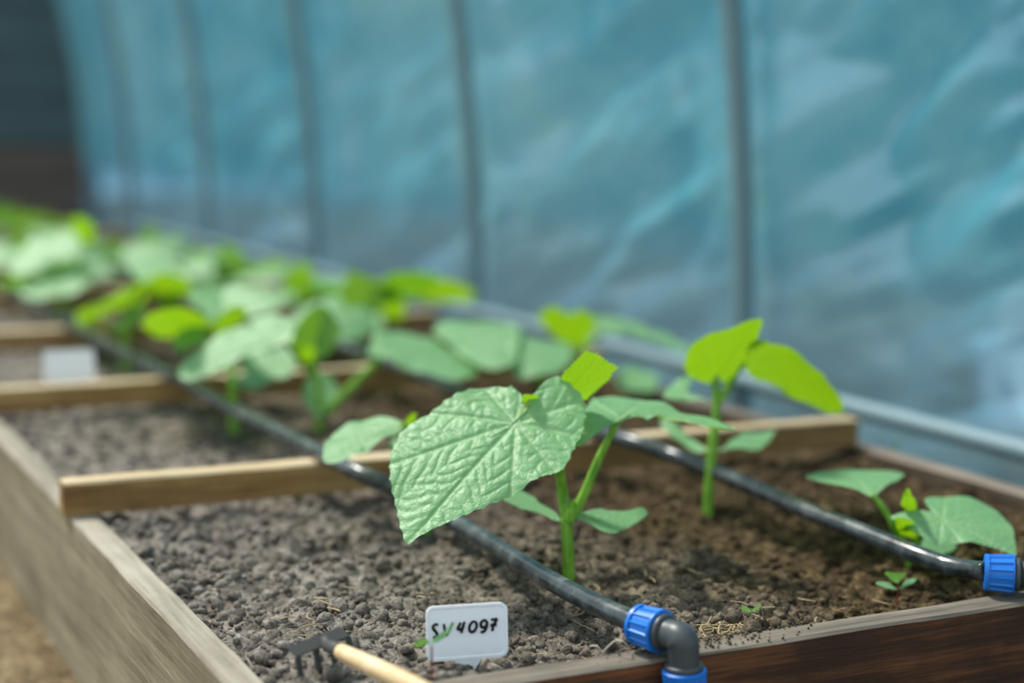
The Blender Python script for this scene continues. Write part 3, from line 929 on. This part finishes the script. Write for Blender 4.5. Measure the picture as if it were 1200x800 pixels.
r, b, d = plant(672, 462, 'cucumber plant with yellow-green upright leaf and pale leaf reaching towards the film, second cell', G)
stalk('stem', [b - [0, 0, .015], at_d(671, 438, d), at_d(670, 404, d)], [.0055, .005, .0042], r, b)
stalk('petiole', [at_d(676, 420, d), at_d(690, 404, d), at_d(710, 388, d)], [.0045, .004, .003], r, b)
traced('leaf', [(631, 372), (640, 364), (652, 360), (664, 366), (680, 364), (696, 372), (698, 386), (688, 398), (676, 408), (664, 404), (648, 392)], (670, 406), (653, 361), d, (.05, .6, .7), 'young_leaf', r, b, m=80, rings=12, wave=.03)
traced('leaf', [(690, 370), (706, 364), (728, 365), (754, 372), (778, 384), (800, 402), (806, 414), (790, 408), (766, 398), (740, 392), (716, 388), (698, 382)], (704, 384), (806, 414), d, (.05, -.2, .97), 'leaf', r, b, m=90, rings=14, cup=-.15)
traced('leaf', [(722, 440), (734, 431), (752, 432), (768, 440), (768, 456), (750, 458), (730, 456)], (726, 456), (764, 436), d - .12, (0, -.2, .96), 'leaf', r, b, m=60, rings=10)

r, b, d = plant(446, 412, 'cucumber plant with one flat yellow leaf against the blue film, third cell', G)
stalk('stem', [b - [0, 0, .015], at_d(446, 388, d), at_d(450, 366, d)], [.006, .005, .004], r, b)
traced('leaf', [(468, 338), (474, 330), (494, 327), (520, 329), (544, 333), (556, 344), (550, 354), (524, 354), (496, 350), (476, 350)], (468, 344), (556, 346), d, (.1, .28, .95), 'young_leaf', r, b, m=70, rings=12)
traced('leaf', [(430, 338), (440, 328), (456, 332), (470, 344), (474, 360), (466, 374), (450, 370), (438, 358)], (464, 372), (436, 332), d, (-.1, .4, .9), 'young_leaf', r, b, m=60, rings=10)
traced('leaf', [(384, 336), (398, 326), (418, 326), (436, 336), (440, 350), (430, 360), (408, 358), (392, 350)], (440, 350), (386, 340), d + .02, (-.2, -.4, .9), 'leaf', r, b, m=60, rings=10)
traced('leaf', [(346, 366), (360, 354), (384, 352), (410, 356), (434, 362), (450, 376), (444, 388), (420, 390), (396, 386), (370, 384)], (448, 376), (346, 368), d - .05, (-.1, -.25, .96), 'leaf', r, b, m=80, rings=12)

r, b, d = plant(147, 432, 'cucumber plant with two bright yellow-green hanging leaves, third cell by the left hose', G)
stalk('stem', [b - [0, 0, .015], at_d(147, 400, d), at_d(150, 366, d), at_d(168, 336, d)], [.007, .006, .005, .004], r, b)
traced('leaf', [(89, 390), (90, 374), (100, 360), (124, 342), (148, 328), (168, 324), (174, 334), (166, 350), (146, 364), (122, 372), (104, 384)], (170, 332), (89, 388), d, (-.25, .25, .93), 'young_leaf', r, b, m=80, rings=14, cup=-.2)
traced('leaf', [(172, 330), (182, 322), (200, 320), (218, 326), (224, 338), (212, 352), (198, 362), (186, 354), (176, 342)], (174, 332), (204, 360), d, (.2, .5, .8), 'young_leaf', r, b, m=70, rings=12)
traced('leaf', [(152, 312), (168, 300), (190, 302), (212, 316), (222, 330), (204, 332), (178, 330), (160, 326)], (172, 328), (196, 300), d + .04, (-.1, -.35, .92), 'leaf', r, b, m=60, rings=10)
traced('cotyledon', [(130, 384), (148, 370), (166, 356), (172, 362), (158, 380), (140, 390)], (132, 388), (170, 358), d, (-.1, -.5, .85), 'cotyledon', r, b, m=40, rings=8, veins=.15, teeth=0)

r, b, d = plant(62, 404, 'cucumber plant with two long whitish leaves above the left hose near the far white label', G)
stalk('stem', [b - [0, 0, .015], at_d(66, 380, d), at_d(84, 340, d), at_d(96, 300, d)], [.007, .006, .005, .004], r, b)
traced('leaf', [(11, 316), (14, 300), (26, 286), (44, 274), (70, 268), (92, 272), (102, 282), (94, 296), (70, 304), (44, 312), (24, 322)], (98, 282), (11, 318), d, (-.28, -.38, .88), 'leaf', r, b, m=90, rings=14, cup=-.15)
traced('leaf', [(22, 338), (34, 326), (56, 318), (84, 312), (106, 312), (112, 322), (98, 336), (74, 344), (48, 350), (32, 348)], (110, 318), (22, 342), d - .03, (-.2, -.25, .94), 'leaf', r, b, m=90, rings=14, cup=-.1)
traced('leaf', [(84, 268), (88, 256), (100, 254), (110, 266), (108, 284), (98, 288)], (98, 290), (96, 254), d + .02, (.1, .5, .8), 'young_leaf', r, b, m=50, rings=8)

# --- the blurred plants of the far cells, each grown at its own place
def far_plant(x, y, h, label, group, seed):
    rs = random.Random(seed)
    b = np.array([x, y, soil_h(x, y)])
    r = tag(empty('cucumber_plant', b), label, 'plant', group)
    top = b + np.array([rs.uniform(-.02, .02), rs.uniform(-.02, .02), h])
    stalk('stem', [b - [0, 0, .012], b + (top - b) * .5 + [rs.uniform(-.006, .006), 0, 0], top], [.006, .005, .004], r, b, seg=8, n=8)
    k = rs.choice([3, 4, 4])
    a0 = rs.uniform(0, 6.28)
    for i in range(k):
        a = a0 + i * 2.3 + rs.uniform(-.4, .4)
        hh = h * (0.6 + 0.4 * i / max(1, k - 1))
        q = b + (top - b) * (hh / h)
        pl = rs.uniform(.04, .075)
        e = q + np.array([math.cos(a) * pl, math.sin(a) * pl, rs.uniform(.0, .03)])
        stalk('petiole', [q, q + (e - q) * .5 + [0, 0, -.004], e], [.0036, .003, .0026], r, b, seg=7, n=7)
        sz = rs.uniform(.078, .112)
        dr = np.array([math.cos(a), math.sin(a), rs.uniform(-.5, .05)])
        free_leaf('leaf', e, dr, (rs.uniform(-.65, .65), rs.uniform(-.65, .5), 1), sz, 'leaf', r, b, rs.uniform(.85, 1.05), m=48, rings=8, cup=rs.uniform(-.3, .1), droop=rs.uniform(.05, .3), wave=.03, seed=seed + i)
    free_leaf('leaf', top, (rs.uniform(-.4, .4), rs.uniform(-.2, .4), .8), (rs.uniform(-.3, .3), .8, .4), .055, 'young_leaf', r, b, .9, m=40, rings=6, cup=.2, seed=seed)
FG = 'blurred cucumber plants in the far cells'
ORD = 'first second third fourth fifth sixth seventh eighth ninth tenth eleventh twelfth'.split()
i = 0
for y in np.arange(2.05, 5.5, 0.40):
    for x0 in (0.02, 0.31):
        if x0 < .1 and y < 2.2: continue
        FL = 'blurred far-cell cucumber plant, %s of the %s-hose row counted towards the end wall' % (ORD[int(round((y - 2.05) / .40))], 'left' if x0 < .1 else 'right')
        far_plant(x0 + random.uniform(-.03, .03), y + random.uniform(-.05, .05), random.uniform(.04, .065) if y > 3.2 else random.uniform(.085, .12), FL, FG, 100 + i)
        i += 1
far_plant(0.30, 1.42, 0.11, 'blurred cucumber plant standing behind the flat yellow leaf, beside the film', 'young cucumber plants in the bed', 77)
far_plant(0.30, 1.75, 0.10, 'blurred cucumber plant last in the third cell beside the right hose', 'young cucumber plants in the bed', 78)

# ------------------------------------------------------------------ hoses and fittings
HR = 0.0082
h1 = [on_z(748, 731, .0185), on_z(735, 725, .019), on_z(700, 709, .019), on_z(640, 677, .016), on_z(570, 634, .012), on_z(520, 603, .016), on_z(470, 575, .027)]
h1 += [on_z(425, 556, .041), on_z(390, 539, .0435)]
h1 += [on_z(330, 508, .036), on_z(270, 478, .036)]
h1 += [on_z(225, 452, .0435)]
y0 = h1[-1][1]; x0 = h1[-1][0]
for (px, py, zz) in [(160, 421, .040), (100, 390, .0435), (45, 360, .040), (0, 335, .0435)]:
    h1.append(on_z(px, py, zz))
e = h1[-1]
h1 += [np.array([e[0], e[1] + 0.9, .043]), np.array([e[0], e[1] + 2.0, .043]), np.array([e[0], 5.9, .043])]
path = catmull(h1, 150)
V, F = tube_geo(path, HR, 20)
tag(link_mesh('drip_hose', V, F, M['hose'], None, path[0]), 'black irrigation hose on the left, ending at the blue-nutted elbow', 'hose')

h2 = [on_z(1156, 669, .018), on_z(1140, 668, .014), on_z(1110, 662, .012), on_z(1070, 648, .015), on_z(1000, 620, .019), on_z(930, 592, .023), on_z(860, 562, .027), on_z(790, 534, .033), on_z(722, 512, .0435)]
e = h2[-1]
h2 += [np.array([e[0] - .01, e[1] + 0.3, .034]), np.array([e[0] - .015, e[1] + 0.62, .0435]), np.array([e[0] - .015, e[1] + 1.25, .0435]), np.array([e[0] - .02, 3.0, .0435]), np.array([e[0] - .02, 5.9, .0435])]
path2 = catmull(h2, 150)
V, F = tube_geo(path2, HR, 20)
tag(link_mesh('drip_hose', V, F, M['hose'], None, path2[0]), 'black irrigation hose on the right, ending at the blue nut at the frame edge', 'hose')

def nut(root, org, p0, axis, ln=0.024, r=0.0136, name='nut'):
    def rad(a, d_, rr):
        if rr < r * 0.9 or d_ < ln * 0.16 or d_ > ln * 0.93:
            return rr
        k = (a / (2 * math.pi) * 14) % 1.0
        return rr + (0.0013 if k < 0.22 else 0.0)
    prof = [(0, 0.0085), (0, r * 0.98), (0.0006, r + .0014), (ln * .15, r + .0014), (ln * .155, r), (ln * .16, r), (ln * .4, r + .0004), (ln * .7, r + .0009), (ln * .92, r + .0013), (ln * .93, r + .0013), (ln * .935, r + .0024),
            (ln - .0006, r + .0024), (ln, r + .0012), (ln, 0.008)]
    V, F = lathe_geo(p0, axis, prof, 112, rad)
    o = fix_normals(link_mesh(name, V, F, M['blue'], root, org))
    o.data.polygons.foreach_set('use_smooth', [False] * len(o.data.polygons))
    o['label'] = 'ribbed blue screw nut'
    return o

def ring(root, org, p0, axis, r, ln, mat, name):
    V, F = lathe_geo(p0, axis, [(0, .006), (0, r - .0006), (.0006, r), (ln - .0006, r), (ln, r - .0006), (ln, .006)], 40)
    return fix_normals(link_mesh(name, V, F, M[mat], root, org))

# elbow over the front board
c0 = on_z(747, 731, .0185); c1 = on_z(805, 749, .0185)
ax = c1 - c0; ax /= np.linalg.norm(ax)
el = tag(empty('pipe_elbow', c0), 'dark grey pipe elbow with two blue nuts bending down over the front board', 'pipe fitting')
nut(el, c0, c0, ax)
ring(el, c0, c0 + ax * .0242, ax, .0135, .0042, 'grey_plastic', 'collar')
corner = c0 + ax * .0445
a0 = c0 + ax * .026
path = [a0 + (corner - a0) * t for t in np.linspace(0, .62, 6)]
q0 = path[-1]; dz = np.array([0.05, -0.02, -1.0]); dz /= np.linalg.norm(dz)
rb = np.linalg.norm(corner - q0)
for t in np.linspace(0.1, 1, 9):
    path.append((1 - t) ** 2 * q0 + 2 * t * (1 - t) * corner + t * t * (corner + dz * rb))
q1 = path[-1]
for t in np.linspace(0.15, 1, 6):
    path.append(q1 + dz * .016 * t)
V, F = tube_geo(path, [.0105, .0108, .0116, .0124, .0116, .0112, .0112], 28)
link_mesh('elbow_body', V, F, M['grey_plastic'], el, c0)
ring(el, c0, path[-1] - dz * .004, dz, .0138, .0044, 'grey_plastic', 'collar')
nut(el, c0, path[-1] + dz * .0242, -dz)
V, F = tube_geo([path[-1] + dz * .02, path[-1] + dz * .12], HR, 16)
o = link_mesh('riser_pipe', V, F, M['hose'], el, c0)

# fitting at the right edge
f0 = on_z(1153, 670, .0185); f1 = on_z(1200, 673, .0185)
ax = f1 - f0; ax /= np.linalg.norm(ax)
fc = tag(empty('pipe_coupling', f0), 'dark grey pipe coupling with one blue nut at the right edge', 'pipe fitting')
nut(fc, f0, f0, ax)
ring(fc, f0, f0 + ax * .0242, ax, .0135, .0042, 'grey_plastic', 'collar')
V, F = tube_geo([f0 + ax * .026, f0 + ax * .07, f0 + ax * .085], .0108, 24)
link_mesh('coupling_body', V, F, M['grey_plastic'], fc, f0)
nut(fc, f0, f0 + ax * .108, -ax)

# ------------------------------------------------------------------ plant labels
def rounded_rect(w, h, r, k=6):
    out = []
    for cx, cz, a in ((w / 2 - r, h / 2 - r, 0), (-w / 2 + r, h / 2 - r, 90), (-w / 2 + r, -h / 2 + r, 180), (w / 2 - r, -h / 2 + r, 270)):
        for i in range(k + 1):
            t = math.radians(a + 90 * i / k)
            out.append((cx + r * math.cos(t), cz + r * math.sin(t)))
    return out

def plant_label(base, w, h, lift, yaw, lean, label, text=True):
    """plate on a short pointed stake; local x to the right, z up, the written face looks at -y"""
    root = tag(empty('plant_label', base), label, 'label')
    root.rotation_euler = (lean, 0, yaw)
    t = 0.0016
    out = rounded_rect(w, h, 0.006)
    n = len(out)
    zc = lift + h / 2
    V = []; F = []
    # rings: back edge, front edge, rim top, rim inside, face
    inn = rounded_rect(w - .0040, h - .0040, 0.0045); inn2 = rounded_rect(w - .0054, h - .0054, 0.004)
    for ringp, yy in ((out, t / 2), (out, -t / 2 - .0004), (inn, -t / 2 - .0004), (inn2, -t / 2 + .0004)):
        for (x, z) in ringp:
            V.append((x, yy, z + zc))
    for k in range(3):
        for j in range(n):
            j2 = (j + 1) % n
            F.append((k * n + j, (k + 1) * n + j, (k + 1) * n + j2, k * n + j2))
    F.append(tuple(range(n))); F.append(tuple(3 * n + j for j in reversed(range(n))))
    o = link_mesh('plate', V, F, M['white_plastic'], root, (0, 0, 0), False)
    fix_normals(o)
    # stake: a shoulder that narrows to a point in the earth
    prof = [(-w * .20, lift + .002), (w * .20, lift + .002), (w * .085, lift - .008), (w * .07, lift - .03), (0, lift - .05), (-w * .07, lift - .03), (-w * .085, lift - .008)]
    V = [(x, -t / 2, z) for x, z in prof] + [(x, t / 2, z) for x, z in prof]
    k = len(prof)
    F = [tuple(range(k)), tuple(k + j for j in reversed(range(k)))] + [(j, k + j, k + (j + 1) % k, (j + 1) % k) for j in range(k)]
    fix_normals(link_mesh('stake', V, F, M['white_plastic'], root, (0, 0, 0), False))
    if text:
        def ell(cx, cy, rx, ry, a0, a1, tilt=0.0, n=16):
            out_ = []
            for i_ in range(n + 1):
                a = math.radians(a0 + (a1 - a0) * i_ / n)
                x_, y_ = rx * math.cos(a), ry * math.sin(a)
                out_.append((cx + x_ + tilt * y_, cy + y_))
            return out_
        # strokes measured on the plate, 0..1 across and 0..1 up
        strokes = [
            [(.145, .665), (.110, .675), (.085, .640), (.090, .590), (.115, .545), (.130, .490), (.110, .445), (.080, .440)],
            [(.215, .670), (.222, .600), (.232, .500), (.245, .470), (.268, .520), (.300, .610), (.328, .690)],
            [(.420, .680), (.400, .620), (.385, .570), (.410, .555), (.445, .575)],
            [(.468, .690), (.450, .600), (.425, .490)],
            ell(.572, .588, .044, .095, 60, 420, .14),
            ell(.706, .628, .038, .064, 20, 380, .1),
            [(.748, .660), (.742, .590), (.725, .525), (.695, .480), (.665, .490)],
            [(.800, .680), (.812, .700), (.835, .690), (.862, .700), (.848, .640), (.820, .570), (.808, .490)],
            [(.785, .585), (.815, .600), (.860, .590)],
        ]
        VV_ = []; FF_ = []
        bs = 0
        for st in strokes:
            pts = [((a - .5) * w, -t / 2 - .0002, lift + b_ * h) for a, b_ in st]
            V, F = tube_geo(catmull(pts, 24), [.0009, .00115, .001], 8)
            VV_ += list(V); FF_ += [[q + bs for q in f] for f in F]; bs += len(V)
        lt = link_mesh('lettering', VV_, FF_, M['ink'], o, (0, 0, 0))
        lt['label'] = 'handwritten black code'
    return root
lb = on_z(548, 776, -0.010)
lb[1] = max(lb[1], -0.022)
plant_label(lb, 0.0610, 0.0405, 0.0025, math.radians(-13), math.radians(-6), 'white plastic plant label with handwritten black code, sharp, behind the front board')
l2 = on_y(82, 448, 1.205)
plant_label((l2[0], l2[1], l2[2] - .006), 0.0675, 0.043, 0.008, math.radians(-4), math.radians(-6), 'blurred white plant label behind the second cross board at left', False)

# ------------------------------------------------------------------ hand rake
def hand_rake():
    s1 = on_z(386, 757, .017); hend = on_z(486, 804, .016)
    ax = hend - s1; L = np.linalg.norm(ax); ax /= L
    root = tag(empty('hand_rake', s1), 'small hand rake with black metal head and pale wooden handle lying on the soil', 'rake')
    # handle
    p0 = s1 + ax * .010
    V, F = lathe_geo(p0, ax, [(0, .001), (0, .0048), (.002, .0056), (.03, .0064), (.06, .0068), (.09, .0068), (.105, .0060), (.112, .004), (.113, .0005)], 24)
    fix_normals(link_mesh('handle', V, F, M['handle_wood'], root, s1))
    V, F = lathe_geo(s1 - ax * .004, ax, [(0, .001), (0, .0042), (.014, .0056), (.018, .0058), (.018, .002)], 20)
    fix_normals(link_mesh('socket', V, F, M['black_metal'], root, s1))
    a = on_z(341, 764, .017); c = on_z(404, 740, .017)
    d = c - a; W = np.linalg.norm(d); d /= W
    up = np.array([0, 0, 1.0])
    fw = np.cross(up, d); fw /= np.linalg.norm(fw)
    fw = fw if fw @ ax > 0 else -fw
    def slab(p, q, wv, tv, name, under=None):
        V = []
        for s_ in (p, q):
            for (i_, j_) in ((-1, -1), (1, -1), (1, 1), (-1, 1)):
                V.append(s_ + wv * i_ + tv * j_)
        F = [(0, 1, 2, 3), (7, 6, 5, 4), (0, 4, 5, 1), (1, 5, 6, 2), (2, 6, 7, 3), (3, 7, 4, 0)]
        return bevel(fix_normals(link_mesh(name, V, F, M['black_metal'], under or root, s1, False)), .0004)
    hp = slab(a, c, fw * .0050 - up * .0026, (up * .8 + fw * .5) * .0008, 'head_plate')
    for t in (.03, .36, .66, .97):
        p = a + d * W * t + fw * .0046 - up * .0028
        slab(p, p - up * .014 + fw * .003, d * .0030, fw * .0008, 'tine', hp)
    mid = a + d * W * .62
    V, F = tube_geo([mid, s1 - ax * .002], [.0034, .0042], 12)
    link_mesh('neck', V, F, M['black_metal'], root, s1)
hand_rake()

# ------------------------------------------------------------------ weeds and small bits
def seedling(px, py, label, pts, leaves, stem_mat_='red_stem', rr=.0007):
    b = base_at(px, py)
    if px == 506: b = on_y(506, 790, -.031)
    d = depth_of(b)
    r = tag(empty('weed_seedling', b), label, 'seedling')
    stalk('stem', [b - [0, 0, .006]] + [at_d(x, y, d) for x, y in pts], [rr, rr * .9], r, b, stem_mat_, 7, 8)
    for (o, bp, tp, n, mt) in leaves:
        traced('leaf', o, bp, tp, d, n, mt, r, b, m=40, rings=6, veins=.2, teeth=0, wave=.02)
    return r
seedling(1051, 711, 'tiny red-stemmed weed seedling with three leaves beneath the right hose', [(1052, 700), (1053, 688), (1051, 682)],
         [([(1052, 690), (1044, 684), (1034, 681), (1026, 683), (1034, 687), (1044, 690)], (1052, 690), (1027, 683), (0, -.35, .93), 'cotyledon'),
          ([(1054, 690), (1060, 681), (1068, 677), (1076, 677), (1070, 683), (1062, 687)], (1054, 690), (1075, 677), (0, -.35, .93), 'cotyledon'),
          ([(1051, 683), (1040, 675), (1037, 670), (1050, 671), (1062, 671), (1058, 677)], (1051, 682), (1050, 671), (0, -.5, .86), 'young_leaf')])
seedling(880, 722, 'tiny two-leaved green seedling near the middle of the front board', [(880, 715)],
         [([(880, 716), (874, 710), (868, 712), (873, 716)], (880, 716), (868, 712), (0, -.4, .9), 'young_leaf'),
          ([(881, 716), (886, 710), (892, 708), (888, 715)], (881, 716), (892, 709), (0, -.4, .9), 'young_leaf')], 'stem')
for (px, py, lab) in [(172, 484, 'tiny blurred green weed seedling in the second cell near the left side board'), (449, 474, 'tiny blurred yellow-green weed seedling in the second cell under the wide flat leaves')]:
    seedling(px, py, lab, [(px, py - 10)], [([(px, py - 10), (px - 9, py - 18), (px - 15, py - 14), (px - 8, py - 9)], (px, py - 10), (px - 15, py - 15), (0, -.4, .9), 'young_leaf'),
        ([(px, py - 10), (px + 8, py - 20), (px + 15, py - 17), (px + 9, py - 10)], (px, py - 10), (px + 15, py - 18), (0, -.4, .9), 'young_leaf')], 'stem')
sd = seedling(506, 790, 'wilting red-stemmed seedling leaning in front of the white label', [(506, 775), (506, 756)],
         [([(506, 754), (508, 748), (516, 742), (524, 738), (524, 744), (516, 750), (510, 753)], (507, 753), (524, 740), (-.1, -.8, .5), 'cotyledon'),
          ([(505, 754), (498, 748), (490, 750), (484, 756), (492, 758), (500, 754)], (505, 753), (484, 756), (0, -.6, .7), 'young_leaf'),
          ([(523, 741), (527, 734), (531, 728), (530, 734), (526, 742)], (523, 742), (531, 728), (0, -.7, .5), 'cotyledon')])
# grass blades by the right board
q = ray(1056, 511); tipb = CAM + q * ((0.645 - CAM[0]) / q[0])
gb = np.array([0.642, tipb[1] + 0.01, GZ])
gr = tag(empty('grass_blade', gb), 'thin green grass blade rising between the right side board and the film', 'grass blade')
V, F = tube_geo(catmull([gb, gb + [0, -.004, .09], tipb + [0, .016, -.03], tipb], 12), [.0016, .0022, .002, .0004], 6)
link_mesh('blade', V, F, M['stem'], gr, gb)

# a curl of root thread by the elbow
b = on_z(700, 765, -.006)
pts = [on_z(690, 762, -.004), on_z(692, 757, .004), on_z(700, 757, .006), on_z(706, 764, .001), on_z(712, 758, .006), on_z(722, 750, .012), on_z(731, 752, .012), on_z(738, 760, .004)]
V, F = tube_geo(catmull(pts, 40), .0006, 6)
tag(link_mesh('root_thread', V, F, M['thread'], None, pts[0]), 'pale curled root thread lying by the blue-nutted elbow', 'root')

# white bucket out of doors, seen through the film
def bucket():
    c = at_d(1186, 482, 3.1); c[2] = GZ
    root = tag(empty('bucket', c), 'white plastic bucket standing outside behind the film at the right edge', 'bucket')
    V, F = lathe_geo(c, (0, 0, 1), [(0, .001), (0, .058), (.002, .062), (.14, .072), (.141, .077), (.15, .077), (.151, .072)], 40)
    fix_normals(link_mesh('body', V, F, M['white_bucket'], root, c))
    pts = [c + [.077 * math.cos(a), .077 * math.sin(a) * .3, .135 + .05 * math.sin(a)] for a in np.linspace(0, math.pi, 12)]
    V, F = tube_geo(pts, .002, 8)
    link_mesh('handle', V, F, M['steel'], root, c)
bucket()
